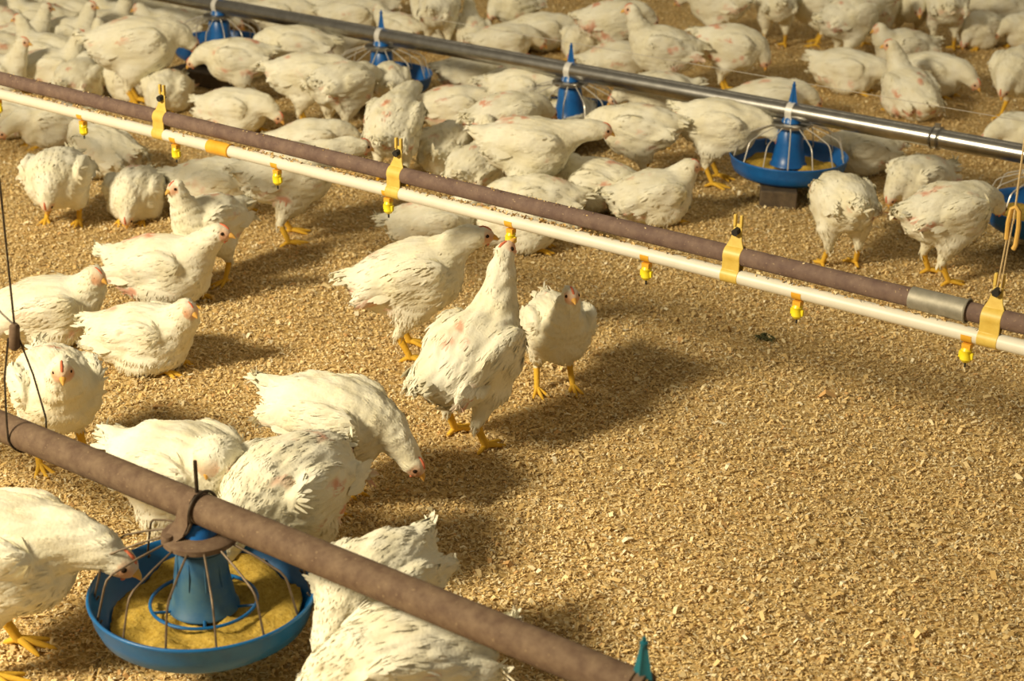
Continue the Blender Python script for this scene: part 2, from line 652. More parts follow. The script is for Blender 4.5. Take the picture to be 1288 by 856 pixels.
    corners = [(a, b, c_) for a in (0, 1) for b in (0, 1) for c_ in (0, 1)]
    for a in corners:
        for j in range(3):
            if a[j] == 0:
                b = list(a); b[j] = 1
                da = D[ci[:, 0]+a[0], ci[:, 1]+a[1], ci[:, 2]+a[2]]
                db = D[ci[:, 0]+b[0], ci[:, 1]+b[1], ci[:, 2]+b[2]]
                cr = (da < 0) != (db < 0)
                t = np.where(cr, da/np.where(cr, da-db, 1), 0)
                p = np.array(a, dtype=float)[None, :].repeat(len(ci), 0)
                p[:, j] = t
                acc[cr] += p[cr]; num[cr] += 1
    V = lo + (ci+acc/num[:, None])*vox
    vid = ID[ci[:, 0], ci[:, 1], ci[:, 2]]
    faces = []
    for j in range(3):
        u, v = (j+1) % 3, (j+2) % 3
        sa = [slice(None)]*3; sb = [slice(None)]*3
        sa[j] = slice(0, -1); sb[j] = slice(1, None)
        ch = S[tuple(sa)] != S[tuple(sb)]
        e = np.argwhere(ch)
        ok = (e[:, u] > 0) & (e[:, v] > 0) & (e[:, u] < n[u]-1) & (e[:, v] < n[v]-1)
        e = e[ok]
        inside = S[e[:, 0], e[:, 1], e[:, 2]]
        q = []
        for du, dv in ((-1, -1), (0, -1), (0, 0), (-1, 0)):
            t = e.copy(); t[:, u] += du; t[:, v] += dv
            q.append(idx[t[:, 0], t[:, 1], t[:, 2]])
        q = np.stack(q, 1)
        q[~inside] = q[~inside][:, ::-1]
        faces.append(q)
    Fq = np.concatenate(faces)
    Fq = Fq[(Fq >= 0).all(1)]
    # normals
    def vnorm(V):
        a = V[Fq[:, 2]]-V[Fq[:, 0]]; b = V[Fq[:, 3]]-V[Fq[:, 1]]
        fn = np.cross(a, b)
        N_ = np.zeros_like(V)
        for k in range(4):
            np.add.at(N_, Fq[:, k], fn)
        return N_/(np.linalg.norm(N_, axis=1)[:, None]+1e-12), fn
    Nn, fn = vnorm(V)
    # plumage lumps: low relief clumps, stretched along the body
    def n3(P, seed, wl, st=(1, 1, 1)):
        q = np.random.default_rng(seed)
        o = np.zeros(len(P))
        for _ in range(7):
            k = q.normal(0, 1, 3); k /= np.linalg.norm(k)
            k = k*np.array(st)*2*np.pi/(wl*q.uniform(0.7, 1.4))
            o += np.sin(P@k+q.uniform(0, 6.28))
        return o/3.5
    plum = (vid != 4) & (vid != 6)
    disp = 0.0026*n3(V, seed+1, 0.055, (0.6, 1.2, 1.2))+0.0015*n3(V, seed+2, 0.022, (0.40, 1.4, 1.4))
    V = V + Nn*(disp*plum)[:, None]
    Nn, fn = vnorm(V)
    # colours of the bird itself
    WH = np.array([0.86, 0.83, 0.69]); YL = np.array([0.80, 0.49, 0.06]); PK = np.array([0.72, 0.33, 0.22]); FACE = np.array([0.76, 0.40, 0.24])
    col = np.tile(WH, (len(V), 1))
    loc = (V-C)@Rb
    spots = [(-0.10, 0.07, -0.02, 0.035), (-0.05, 0.08, -0.045, 0.030), (0.05, 0.075, -0.03, 0.022), (-0.02, 0.085, 0.03, 0.022), (0.07, 0.05, 0.05, 0.018), (-0.13, 0.02, 0.0, 0.028), (-0.02, 0.0, 0.085, 0.02), (-0.07, 0.012, 0.075, 0.024)]
    n_s = n3(V, seed+5, 0.035)
    for sx, sy, sz, rr in spots:
        for sg in (-1, 1):
            if r.uniform() < pink:
                amp = r.uniform(0.5, 1.1)*(1.35 if pink > 0.7 else 1.0)
                c0 = np.array([sx, sg*sy, sz])+r.normal(0, 0.008, 3)
                dd = np.linalg.norm((loc-c0)*np.array([0.8, 1, 1.5]), axis=1)/(rr*r.uniform(0.6, 1.1))
                m_ = np.clip(np.clip(1.15-dd+0.7*n_s, 0, 1)*amp, 0, 1)*plum*0.85
                col = col*(1-m_[:, None])+PK*m_[:, None]
    leg = (vid == 4)
    col[leg] = YL
    hl = (V-(hd+hdir*0.008))@Rh
    face = np.clip(1.6-np.linalg.norm((hl-np.array([0.012, 0, -0.001]))/np.array([0.019, 0.04, 0.016]), axis=1), 0, 1)*(vid == 6)
    col = col*(1-face[:, None]*0.9)+FACE*(face*0.9)[:, None]
    # ---------------- feathers laid over the body
    fc = V[Fq].mean(1)
    area = np.linalg.norm(fn, axis=1)/2
    fid = vid[Fq[:, 0]]
    fN = fn/(np.linalg.norm(fn, axis=1)[:, None]+1e-12)
    okf = (fid != 4) & (fid != 6)
    pr = area*okf*np.where(fid == 5, 1.8, 1.0)
    pr /= pr.sum()
    pk = r.choice(len(Fq), nf, p=pr)
    NN = Nn[Fq[pk, 0]]
    jit = r.normal(0, vox*0.35, (nf, 3))
    P0 = fc[pk]+jit-NN*np.sum(jit*NN, 1)[:, None]
    I = fid[pk]
    fl = (P0-C)@Rb
    wmul = 1.0 if nf > 3000 else 1.35
    dr = np.tile(Rb@np.array([-1.0, 0, -0.10]), (nf, 1))
    dr[:, 2] -= np.clip(-fl[:, 2]*6, 0, 0.8)
    dr[I == 1] = Rb@np.array([-1, 0, -0.30])
    dr[I == 2] = Rb@np.array([-1, 0, 0.25])
    dr[I == 3] = np.array([-0.35, 0, -1.0])
    nd = (sh-hd)/np.linalg.norm(sh-hd)
    dr[I == 5] = nd
    dr += r.normal(0, 0.11, (nf, 3))
    dr -= NN*np.sum(dr*NN, 1)[:, None]
    dr /= np.linalg.norm(dr, axis=1)[:, None]+1e-9
    Ls = np.select([I == 1, I == 2, I == 3, I == 5], [0.030, 0.034, 0.022, 0.013], 0.024)*r.uniform(0.6, 1.25, nf)
    Ws = np.select([I == 1, I == 2, I == 3, I == 5], [0.0070, 0.007, 0.0036, 0.0032], 0.0050)*r.uniform(0.6, 1.3, nf)*wmul
    lift = np.select([I == 2, I == 3, I == 5], [0.0018, 0.0019, 0.0005], 0.0009)*r.uniform(0.4, 1.6, nf)
    # rows of long quills: tail fan and wing tips
    ex_p, ex_d, ex_n, ex_l, ex_w = [], [], [], [], []
    for k in range(22):
        s = r.uniform(-1, 1)
        ex_p.append(B((-0.130+r.uniform(-0.02, 0.01), s*0.028, 0.030+r.uniform(-0.014, 0.012))))
        d = Rb@np.array([-1, s*0.45, math.tan(math.radians(tailup+r.uniform(-22, 8)))*0.8])
        ex_d.append(d/np.linalg.norm(d)); ex_n.append(np.array([0.1, s*0.5, 1.0])); ex_l.append(r.uniform(0.030, 0.052)*tail); ex_w.append(0.012)
    for s in (-1, 1):
        for k in range(12):
            t = k/11
            ex_p.append(B((-0.050-0.050*t, s*(0.084*w-0.014*t)+s*droop*0.01, -0.012+0.030*t-0.012*droop)))
            d = Rb@np.array([-1, -s*0.10, -0.28+0.12*t]); ex_d.append(d/np.linalg.norm(d))
            ex_n.append(np.array([0, s*1.0, 0.35])); ex_l.append(r.uniform(0.035, 0.050)); ex_w.append(0.011)
    ex_n = np.array(ex_n); ex_n /= np.linalg.norm(ex_n, axis=1)[:, None]
    ex_d = np.array(ex_d); ex_d -= ex_n*np.sum(ex_d*ex_n, 1)[:, None]*0.8; ex_d /= np.linalg.norm(ex_d, axis=1)[:, None]
    P0 = np.concatenate([P0, ex_p]); dr = np.concatenate([dr, ex_d]); NN = np.concatenate([NN, ex_n])
    Ls = np.concatenate([Ls, ex_l]); Ws = np.concatenate([Ws, ex_w]); lift = np.concatenate([lift, np.full(len(ex_p), 0.0018)])
    crv = np.concatenate([np.select([I == 1, I == 2, I == 3, I == 5], [3.2, 2.0, 3.0, 1.0], 4.6), np.full(len(ex_p), 1.5)])
    base_c = np.concatenate([col[Fq[pk, 0]], np.tile(WH, (len(ex_p), 1))])
    m_n = len(P0)
    bt = np.cross(NN, dr); bt /= np.linalg.norm(bt, axis=1)[:, None]+1e-9
    FV = np.empty((m_n, 8, 3)); FN = np.empty((m_n, 8, 3))
    prof = [(0.0, 0.45, -0.6), (0.42, 1.0, 0.55), (0.78, 0.85, 1.0), (1.0, 0.25, 0.9)]
    for k, (tl, tw, tz) in enumerate(prof):
        cc = P0+dr*(Ls*tl)[:, None]+NN*(lift*max(tz, 0)-(0.0016 if k == 0 else 0)-crv*(Ls*tl)**2)[:, None]
        for q, sg in enumerate((-1, 1)):
            FV[:, 2*k+q] = cc+bt*(Ws*tw*0.5*sg)[:, None]-NN*(lift*0.5*tw)[:, None]
            FN[:, 2*k+q] = NN+bt*(sg*0.14)+dr*(0.10*(tl-0.4)+2*crv*Ls*tl)[:, None]
    FN /= np.linalg.norm(FN, axis=2)[:, :, None]
    nb = len(V)
    i0 = nb+np.arange(m_n)*8
    FF = np.concatenate([np.stack([i0+2*k, i0+2*k+1, i0+2*k+3, i0+2*k+2], 1) for k in range(3)])[:, ::-1]
    FC = np.repeat(base_c*r.uniform(0.95, 1.03, m_n)[:, None], 8, axis=0)
    verts = [V, FV.reshape(-1, 3)]; norms = [Nn, FN.reshape(-1, 3)]; cols = [col, FC]; fl4 = [Fq, FF]
    tot = nb+m_n*8

    def addpoly(mb, color):
        nonlocal tot
        v = np.array(mb.v); f4 = np.array([f if len(f) == 4 else f+[f[-1]] for f in mb.f if len(f) in (3, 4)])
        quads = np.array([f for f in mb.f if len(f) == 4])
        a = v[quads[:, 2]]-v[quads[:, 0]]; b = v[quads[:, 3]]-v[quads[:, 1]]
        g = np.cross(a, b); nn_ = np.zeros_like(v)
        for k in range(4):
            np.add.at(nn_, quads[:, k], g)
        nn_ /= np.linalg.norm(nn_, axis=1)[:, None]+1e-12
        verts.append(v); norms.append(nn_); cols.append(np.tile(color, (len(v), 1))); fl4.append(quads+tot)
        tot += len(v)
    # beak
    bk = MB()
    bp = hd+hdir*0.028
    pts_ = [bp-hdir*0.004, bp+hdir*0.006-hup*0.001, bp+hdir*0.014-hup*0.003, bp+hdir*0.021-hup*0.0075]
    bk.tube(pts_, [0.0105, 0.0085, 0.0052, 0.001], seg=8, cap=False)
    addpoly(bk, (0.80, 0.46, 0.12))
    # low comb, red ridge over the beak root
    cb = MB()
    cpts = [hd+hdir*0.030+hup*0.008, hd+hdir*0.026+hup*0.0155, hd+hdir*0.017+hup*0.0215, hd+hdir*0.006+hup*0.024, hd-hdir*0.004+hup*0.0225]
    cb.tube(cpts, [0.0022, 0.0038, 0.0040, 0.0032, 0.0015], seg=6, cap=False)
    addpoly(cb, (0.70, 0.20, 0.11))
    # wattles
    for s in (-1, 1):
        wt = MB(); w0 = hd+hdir*0.022-hup*0.013+side*s*0.006
        wt.tube([w0, w0-hup*0.006, w0-hup*0.011], [0.004, 0.0045, 0.001], seg=6, cap=False)
        addpoly(wt, (0.70, 0.24, 0.15))
    # eyes
    for s in (-1, 1):
        ey = MB()
        ec = hd+hdir*0.019+side*s*0.0188+hup*0.0050
        ey.tube([ec-side*s*0.004, ec-side*s*0.001, ec+side*s*0.0022, ec+side*s*0.0032], [0.0052, 0.0052, 0.0036, 0.0004], seg=8, cap=False)
        addpoly(ey, (0.035, 0.022, 0.014))
    # toes
    for s in (-1, 1):
        if sit:
            ft = np.array([0.085, s*0.040, 0.010]); tl = 0.040
        else:
            ft = np.array([0.0+s*stride, s*0.055, 0.014]); tl = 0.052
        for ang, ll in ((-28, 0.9), (2, 1.1), (30, 0.9), (178, 0.5)):
            aa = math.radians(ang-s*4)
            d = np.array([math.cos(aa), math.sin(aa), 0])
            tb = MB()
            tb.tube([ft+np.array([0, 0, 0.002]), ft+d*tl*ll*0.35+[0, 0, -0.001], ft+d*tl*ll*0.72+[0, 0, -0.006], ft+d*tl*ll+[0, 0, -0.009], ft+d*tl*ll*1.15+[0, 0, -0.011]],
                    [0.0075, 0.0062, 0.0054, 0.0042, 0.001], seg=7, cap=False)
            addpoly(tb, YL*r.uniform(0.9, 1.05))
    Vall = np.concatenate(verts); Nall = np.concatenate(norms)
    bad = np.linalg.norm(Nall, axis=1) < 0.5
    Nall[bad] = (0, 0, 1)
    return np_mesh('chicken', Vall, fl4, M['plumage'], colors=np.concatenate(cols), normals=Nall)


# ------------------------------------------------------------------ feeding and drinking lines
NEAR = np.array([-1.764, 1.606, 0.173])       # centre of the rim of the nearest feeder pan
FAR = np.array([-2.275, 4.557, 0.117])
PITCH_X = 0.8133
NIP = np.array([-3.322, 2.726, 0.447])
NIP_X = 0.3342


def x_at(px, y, z):
    """world x of the point of the line (., y, z) seen at photo column px"""
    a = RT*F-FW*(px-644)
    return -(a[1]*y+a[2]*(z-H))/a[0]


def pipe(name, y, z, r, x0, x1, mat, label, cat, seg=40, n=60):
    o = empty(name, ((x0+x1)/2, y, z))
    tag(o, label, cat)
    b = MB()
    L = (x1-x0)/2
    b.tube([(-L+2*L*i/n, 0, 0) for i in range(n+1)], r, seg=seg)
    b.build('tube', mat, o)
    return o


def feeder(center, near=False, far_style=False):
    root = empty('feeder_pan', center)
    tub = M['teal'] if near else M['blue']
    b = MB()
    b.lathe([(0.0, -0.062), (0.125, -0.062), (0.150, -0.058), (0.166, -0.046), (0.1745, -0.025), (0.1785, -0.004), (0.1815, 0.0005), (0.1800, 0.0035),
             (0.1765, 0.0030), (0.1735, -0.003), (0.166, -0.022), (0.155, -0.041), (0.142, -0.050), (0.0, -0.053)], seg=96)
    b.build('pan', tub, root, sharp=80)
    # feed
    r_ = np.random.default_rng(5 if near else 8)
    nr, na = 26, 96
    vs, fs = [], []
    lvl = -0.034 if near else -0.040
    for i in range(nr+1):
        rad = 0.03+(0.160-0.03)*i/nr
        for k in range(na):
            a = 2*math.pi*k/na
            z = lvl+0.006*math.sin(3*a+rad*40)*0.6+0.004*math.sin(7*a-rad*70)+r_.normal(0, 0.0011)
            if near:
                z += 0.010*math.exp(-((a-2.1)/0.8)**2)*(i/nr) - 0.010*math.exp(-((a-3.3)/0.5)**2)
            else:
                z += 0.014*math.exp(-((rad-0.07)/0.03)**2)*(0.5+0.5*math.sin(2*a+1.0))
            rr = min(rad, 0.1745-0.75*max(0, -0.005-z)-0.002)
            vs.append((rr*math.cos(a), rr*math.sin(a), z))
    for i in range(nr):
        for k in range(na):
            fs.append([i*na+k, i*na+(k+1) % na, (i+1)*na+(k+1) % na, (i+1)*na+k])
    fd = MB().add(vs, fs).build('ground_feed', M['feed'], root, sharp=180)
    # cone with the lower skirt and the top collar
    c = MB()
    c.lathe([(0.034, 0.092), (0.036, 0.088), (0.0375, 0.075), (0.0395, 0.072), (0.041, 0.040), (0.047, 0.008), (0.0515, -0.022), (0.0560, -0.0255), (0.0565, -0.0285), (0.050, -0.029)], seg=48)
    if near:
        for k in range(10):
            a = 2*math.pi*k/10
            c.tube([(0.0375*math.cos(a), 0.0375*math.sin(a), 0.074), (0.0445*math.cos(a), 0.0445*math.sin(a), 0.02)], 0.0016, seg=5)
    c.build('feed_cone', M['cone'] if near else M['blue'], root, sharp=50)
    t = MB()
    t.lathe([(0.0, 0.125), (0.020, 0.125), (0.026, 0.118), (0.031, 0.100), (0.033, 0.085)], seg=32)
    t.build('cone_neck', M['blue'], root)
    if near:
        g = MB()
        for k in range(5):
            g.lathe([(0.0345, 0.066+0.0042*k), (0.0385, 0.0675+0.0042*k), (0.0345, 0.069+0.0042*k)], seg=32)
        g.build('screw_collar', M['black'], root)
        rg = MB()
        rg.tube([(0.084*math.cos(2*math.pi*k/48), 0.084*math.sin(2*math.pi*k/48), -0.020) for k in range(48)], 0.0028, seg=8, closed=True)
        for k in range(5):
            a = 2*math.pi*k/5+0.5
            rg.tube([(0.054*math.cos(a), 0.054*math.sin(a), -0.026), (0.084*math.cos(a), 0.084*math.sin(a), -0.020)], 0.0024, seg=6)
        rg.build('spacer_ring', tub, root)
    d = MB()
    d.lathe([(0.030, 0.092), (0.056, 0.090), (0.0600, 0.093), (0.0600, 0.101), (0.055, 0.104), (0.028, 0.105), (0.030, 0.092)], seg=48)
    d.build('top_disc', M['rust'] if near else M['galv'], root, sharp=50)
    # grill
    gm = MB()
    offs = math.radians(-90-9.3)-YAW
    for k in range(14):
        a = offs+2*math.pi*k/14
        pts = []
        for rad, z in ((0.040, 0.098), (0.056, 0.097), (0.100, 0.083), (0.142, 0.066), (0.151, 0.058), (0.156, 0.046), (0.163, 0.020), (0.170, -0.006), (0.172, -0.012), (0.168, -0.015), (0.164, -0.009)):
            pts.append((rad*math.cos(a), rad*math.sin(a), z))
        gb = MB()
        gb.tube(pts, 0.0019, seg=6)
        gb.build('grill_wire', M['wire_rust'] if near else M['bright_wire'], root)
    pr = 0.026 if near else 0.028
    pz = 0.147 if near else 0.137
    # strap that hangs the feeder from its pipe
    s = MB()
    path = []
    for k in range(15):
        a = math.radians(-125+k*250/14)
        path.append((math.sin(a)*(pr+0.0008), pz+math.cos(a)*(pr+0.0008)))
    w0, w1 = (-0.006, 0.006) if near else (-0.011, 0.011)
    s.strap([(-(pr*0.95+0.002), 0.103)]+path+[(pr*0.95+0.002, 0.103)], w0, w1, 0.0022)
    s.build('pipe_strap', M['rust'] if near else M['zinc'], root, sharp=50)
    return root


def add_fin(root, mat, base=0.166):
    f = MB()
    n = 7
    vs = []
    # a tapering hollow spout: cross-shaped section narrowing to the tip
    for k in range(n):
        t = k/(n-1)
        hw = 0.0150*(1-t)+0.0030*t
        hd = 0.0090*(1-t)+0.0025*t
        z = base-0.004+(0.228-base+0.004)*t
        f_pts = [(hw, 0), (hw*0.35, hd*0.35), (0, hd), (-hw*0.35, hd*0.35), (-hw, 0), (-hw*0.35, -hd*0.35), (0, -hd), (hw*0.35, -hd*0.35)]
        for x, y in f_pts:
            vs.append((x, y, z))
    fs = []
    for k in range(n-1):
        for q in range(8):
            fs.append([k*8+q, k*8+(q+1) % 8, (k+1)*8+(q+1) % 8, (k+1)*8+q])
    fs.append([(n-1)*8+q for q in range(8)])
    f.add(vs, fs)
    f.lathe([(0.0032, 0.213), (0.0058, 0.215), (0.0058, 0.220), (0.002, 0.222)], seg=12)
    return f.build('top_fin', mat, root, sharp=40)


GF = 'feeder pans hanging from the shiny steel pipe'
far0 = feeder(FAR)
add_fin(far0, M['blue'], 0.165)
tag(far0, 'blue feeder pan with its whole grill in view, over a dark block', 'feeder', GF)
for k, lab in ((1, 'blue feeder pan half hidden by chickens, below the middle of the steel pipe'),
               (2, 'blue feeder pan with a white chicken reaching its neck into the far edge of it'),
               (3, 'blue feeder pan furthest left under the steel pipe, its fin out of the picture'),
               (-1, 'blue feeder pan cut by the right edge of the picture beside the tan cord')):
    c = copy_tree(far0)
    c.location = (FAR[0]-k*PITCH_X, FAR[1], FAR[2])
    tag(c, lab, 'feeder', GF)
p = on_plane(1224, -12, 0.10)
c = copy_tree(far0)
c.location = (float(p[0]), float(p[1]), 0.085)
tag(c, 'dark teal feeder pan peeping in at the top right among the furthest chickens', 'feeder')

fp = pipe('feed_pipe', FAR[1], FAR[2]+0.137, 0.0275, -9.0, 0.9, M['galv'], 'shiny galvanised steel feed pipe crossing above the row of blue feeders', 'pipe')
jx = x_at(1178, FAR[1], FAR[2]+0.137)-float(fp.location.x)
b = MB()
b.tube([(jx-0.016, 0, 0), (jx-0.014, 0, 0), (jx+0.014, 0, 0), (jx+0.016, 0, 0)], [0.028, 0.0300, 0.0300, 0.028], seg=40)
for dx in (-0.010, 0.010):
    b.tube([(jx+dx, 0.0315*math.cos(2*math.pi*k/32), 0.0315*math.sin(2*math.pi*k/32)) for k in range(32)], 0.0028, seg=6, closed=True)
b.box((jx, 0.0, 0.036), (0.016, 0.010, 0.012))
b.build('joint_clamp', M['galv'], fp)

near0 = feeder(NEAR, near=True)
tag(near0, 'large blue feeder pan full of yellow feed under the rusty pipe at lower left', 'feeder', 'feeder pans on the rusty pipe')
b = MB()
b.tube([(0, 0, 0.170), (0, 0, 0.200), (0.0, 0, 0.2275)], 0.0032, seg=8)
b.build('pin', M['wire'], near0)
b = MB()
pts = []
for k in range(22):
    a = math.radians(-118+k*236/21)
    pts.append((0.011, math.sin(a)*0.0295, 0.147+math.cos(a)*0.0295))
pts = [(-0.018, -0.040, 0.100), (-0.004, -0.034, 0.108), (0.008, -0.031, 0.120)]+pts+[(0.011, 0.03, 0.112)]
b.tube(pts, 0.0026, seg=8)
b.build('retaining_wire', M['wire'], near0)
b = MB()     # the broad rusty hook plate at the pipe's near side
b.strap([(-0.050, 0.094), (-0.047, 0.103), (-0.038, 0.112), (-0.030, 0.128), (-0.0285, 0.147), (-0.022, 0.166), (-0.010, 0.176)], [-0.034, -0.034, -0.030, -0.022, -0.016, -0.012, -0.010], [-0.008, -0.006, 0.002, 0.006, 0.006, 0.006, 0.006], 0.0035)
b.lathe([(0.0, 0.106), (0.008, 0.106), (0.010, 0.102), (0.010, 0.098)], (-0.022, -0.047, 0.004), seg=14)
b.build('hook_plate', M['rust'], near0)
near1 = copy_tree(near0)
near1.location = (NEAR[0]+PITCH_X, NEAR[1], NEAR[2])
for ch in list(near1.children):
    if ch.name.startswith(('pin', 'grill_wire', 'ground_feed', 'spacer_ring', 'retaining_wire', 'hook_plate')):
        bpy.data.objects.remove(ch)
add_fin(near1, M['fin'], 0.172)
tag(near1, 'feeder at the bottom edge showing only its teal pointed fin beside the rusty pipe', 'feeder', 'feeder pans on the rusty pipe')
pipe('feed_pipe', NEAR[1], NEAR[2]+0.147, 0.0255, -4.6, NEAR[0]+PITCH_X-0.010, M['rust'], 'thick rusty brown feed pipe running across the lower left foreground', 'pipe')

# drinking line
WY, WZ = float(NIP[1]), float(NIP[2])
wp = pipe('water_pipe', WY, WZ, 0.0140, -8.5, 0.6, M['pvc'], 'cream white plastic drinking pipe with yellow nipples along its underside', 'pipe')
for k in range(-1, 9):
    x = NIP[0]+k*NIP_X-float(wp.location.x)
    b = MB()
    path = [(math.sin(math.radians(a))*0.0146, math.cos(math.radians(a))*0.0146) for a in range(-165, -29, 12)]
    path2 = [(math.sin(math.radians(a))*0.0146, math.cos(math.radians(a))*0.0146) for a in range(92, 290, 11)]
    b.strap(path2, x-0.010, x+0.010, 0.0024)
    b.box((x, -0.002, -0.021), (0.016, 0.014, 0.010))
    sd = b.build('nipple_saddle', M['saddle'], wp, sharp=50)
    b = MB()
    b.lathe([(0.0, -0.024), (0.0080, -0.024), (0.0105, -0.029), (0.0085, -0.034), (0.0095, -0.040), (0.0110, -0.046), (0.0075, -0.051), (0.004, -0.053), (0.0, -0.053)], (x, -0.002, 0), seg=18)
    b.box((x, -0.002, -0.0385), (0.026, 0.006, 0.012))
    nb_ = b.build('nipple', M['nipple'], sd)
    nb_.parent = sd
    b = MB()
    b.tube([(x, -0.002, -0.052), (x, -0.002, -0.062)], 0.0020, seg=8)
    pn = b.build('trigger_pin', M['black'], sd)
x = x_at(277, WY, WZ)-float(wp.location.x)
b = MB()
b.tube([(x-0.036, 0, 0), (x-0.034, 0, 0), (x+0.034, 0, 0), (x+0.036, 0, 0)], [0.0146, 0.0170, 0.0170, 0.0146], seg=32)
b.build('repair_sleeve', M['saddle'], wp)

BYo, BZo = 0.010, 0.0385
bp_ = pipe('support_pipe', WY+BYo, WZ+BZo, 0.0175, -8.5, 0.6, M['brown'], 'dusty brown stiffening pipe lying right above the cream drinking pipe', 'pipe')
x = x_at(1182, WY+BYo, WZ+BZo)-float(bp_.location.x)
b = MB()
b.tube([(x-0.055, 0, 0), (x-0.054, 0, 0), (x+0.050, 0, 0), (x+0.051, 0, 0)], [0.0180, 0.0205, 0.0205, 0.0180], seg=36)
b.tube([(x+0.052, 0.0215*math.cos(2*math.pi*k/32), 0.0215*math.sin(2*math.pi*k/32)) for k in range(32)], 0.0022, seg=6, closed=True)
b.build('coupling', M['dull'], bp_)


def pipe_clip(px, label):
    x = x_at(px, WY, WZ)
    root = empty('pipe_clip', (x, WY, WZ))
    tag(root, label, 'clip', 'yellow clips tying the two pipes of the drinking line')
    b = MB()
    lo = [(math.sin(math.radians(a))*0.0148, math.cos(math.radians(a))*0.0148) for a in range(150, 331, 12)]
    up = [(BYo+math.sin(math.radians(a))*0.0183, BZo+math.cos(math.radians(a))*0.0183) for a in range(245, 351, 10)]
    path = lo+up+[(BYo-0.002, BZo+0.030), (BYo+0.001, BZo+0.044), (BYo+0.004, BZo+0.062)]
    n = len(path)
    x0 = [-0.0185]*(n-3)+[-0.013, -0.010, -0.0085]
    x1 = [0.0185]*(n-3)+[0.013, 0.010, 0.0085]
    b.strap(path, x0, x1, 0.0035)
    back = [(BYo+math.sin(math.radians(a))*0.0183, BZo+math.cos(math.radians(a))*0.0183) for a in range(130, 8, -10)]
    b.strap(back[::-1][::-1], -0.014, 0.014, 0.003)
    b.strap([(0.014, 0.004), (0.020, 0.016), (0.026, 0.026)], -0.014, 0.014, 0.003)
    b.build('band', M['clip'], root, sharp=50, bevel=0.0008)
    f = MB()
    for s in (-1, 1):
        f.box((s*0.0068, BYo+0.004, BZo+0.068), (0.0056, 0.007, 0.024))
    f.build('fork', M['clip'], root, bevel=0.001)
    d = MB()
    d.tube([(0, BYo-0.010, BZo+0.047), (0, BYo+0.010, BZo+0.050)], 0.0075, seg=6)
    d.build('bolt', M['black'], root, sharp=30)
    return root


pipe_clip(202, 'yellow pipe clip nearest the orange sleeve, leftmost of the four clips')
pipe_clip(497, 'yellow pipe clip just left of the neck-stretching chicken, at the middle left')
pipe_clip(920, 'yellow pipe clip standing above the bare litter, without a cord on it')
cl = pipe_clip(1244, 'yellow pipe clip with the tan cord tied into it at the right end')
cx = float(cl.location.x)
# cord with its hook
cr = empty('hanging_cord', (cx, WY+BYo, WZ+BZo+0.05))
tag(cr, 'thin tan cord running up from the rightmost yellow clip', 'cord')
b = MB()
b.tube([(-0.002, 0.002, 0), (0.004, 0.002, 0.10), (0.008, 0.002, 0.148)], 0.0016, seg=6)
b.tube([(0.006, -0.002, 0), (0.009, -0.002, 0.08), (0.012, -0.002, 0.130)], 0.0014, seg=6)
b.tube([(0.012, 0, 0.125), (0.013, 0, 0.6), (0.013, 0, 2.6)], 0.0019, seg=6)
b.build('twine', M['cord'], cr)
b = MB()
hk = [(0.004, 0, 0.095), (0.003, 0, 0.125), (0.006, 0, 0.150), (0.013, 0, 0.156), (0.020, 0, 0.148), (0.022, 0, 0.120), (0.021, 0, 0.088), (0.018, 0, 0.080)]
b.tube(hk, 0.0042, seg=8)
b.build('cord_adjuster', M['hook'], cr)

# hanger of the near pipe at the left edge
hy, hz = float(NEAR[1]), float(NEAR[2])+0.147
hx = x_at(33, hy, hz)
hr = empty('pipe_hanger', (hx, hy, hz))
tag(hr, 'dark wire loop with a clamp holding the rusty pipe at the left edge', 'hanger')
b = MB()
lp = [(-0.012, -0.006, 0.178), (-0.014, -0.020, 0.110), (-0.012, -0.027, 0.03)]
for k in range(13):
    a = math.radians(-90-k*180/12)
    lp.append((-0.012+0.03*k/12, math.sin(a)*0.0275, math.cos(a)*0.0275))
lp += [(0.022, 0.027, 0.03), (0.012, 0.018, 0.11), (0.000, 0.004, 0.185)]
b.tube(lp, 0.0018, seg=6)
b.build('loop_wire', M['wire'], hr)
b = MB()
b.tube([(-0.008, 0, 0.158), (-0.006, 0, 0.162), (0.0, 0, 0.200), (0.002, 0, 0.205)], [0.006, 0.0095, 0.0085, 0.004], seg=10)
b.build('clamp', M['rust'], hr)
b = MB()
b.tube([(0.0, 0, 0.200), (0.002, 0, 0.6), (0.004, 0, 2.2)], 0.0018, seg=6)
b.tube([(-0.0, 0, 0.202), (-0.03, 0.0, 0.215), (-0.10, 0.0, 0.265)], 0.0016, seg=6)
b.build('hanging_wire', M['wire'], hr)

b = MB()
b.tube([(-9.0, 0, 0), (-4, 0, -0.002), (0.9, 0, 0)], 0.0011, seg=6)
o = b.build('anti_perch_wire', M['bright_wire'])
o.location = (0, FAR[1]+0.004, FAR[2]+0.2290)
tag(o, 'thin bright wire stretched along the tips of the blue feeder fins', 'wire')

# blocks beneath the far feeders
for (px, py, dx, dy, dz, rz, lab) in ((968, 262, 0.11, 0.10, 0.055, 0.5, 'dark old wooden block wedged under the blue feeder with its grill in full view'),
                                      (243, 108, 0.24, 0.14, 0.055, 0.1, 'long dark wooden block under the leftmost blue feeder')):
    q = on_plane(px, py, 0.0)
    b = MB()
    b.box((0, 0, dz/2), (dx, dy, dz))
    o = b.build('wooden_block', M['block'], bevel=0.004)
    yy = min(q[1]+dy/2, FAR[1]-0.02)
    o.location = (float(q[0]), float(yy), 0.0)
    o.rotation_euler = (0, 0, rz)
    tag(o, lab, 'block', 'blocks under the feeders')


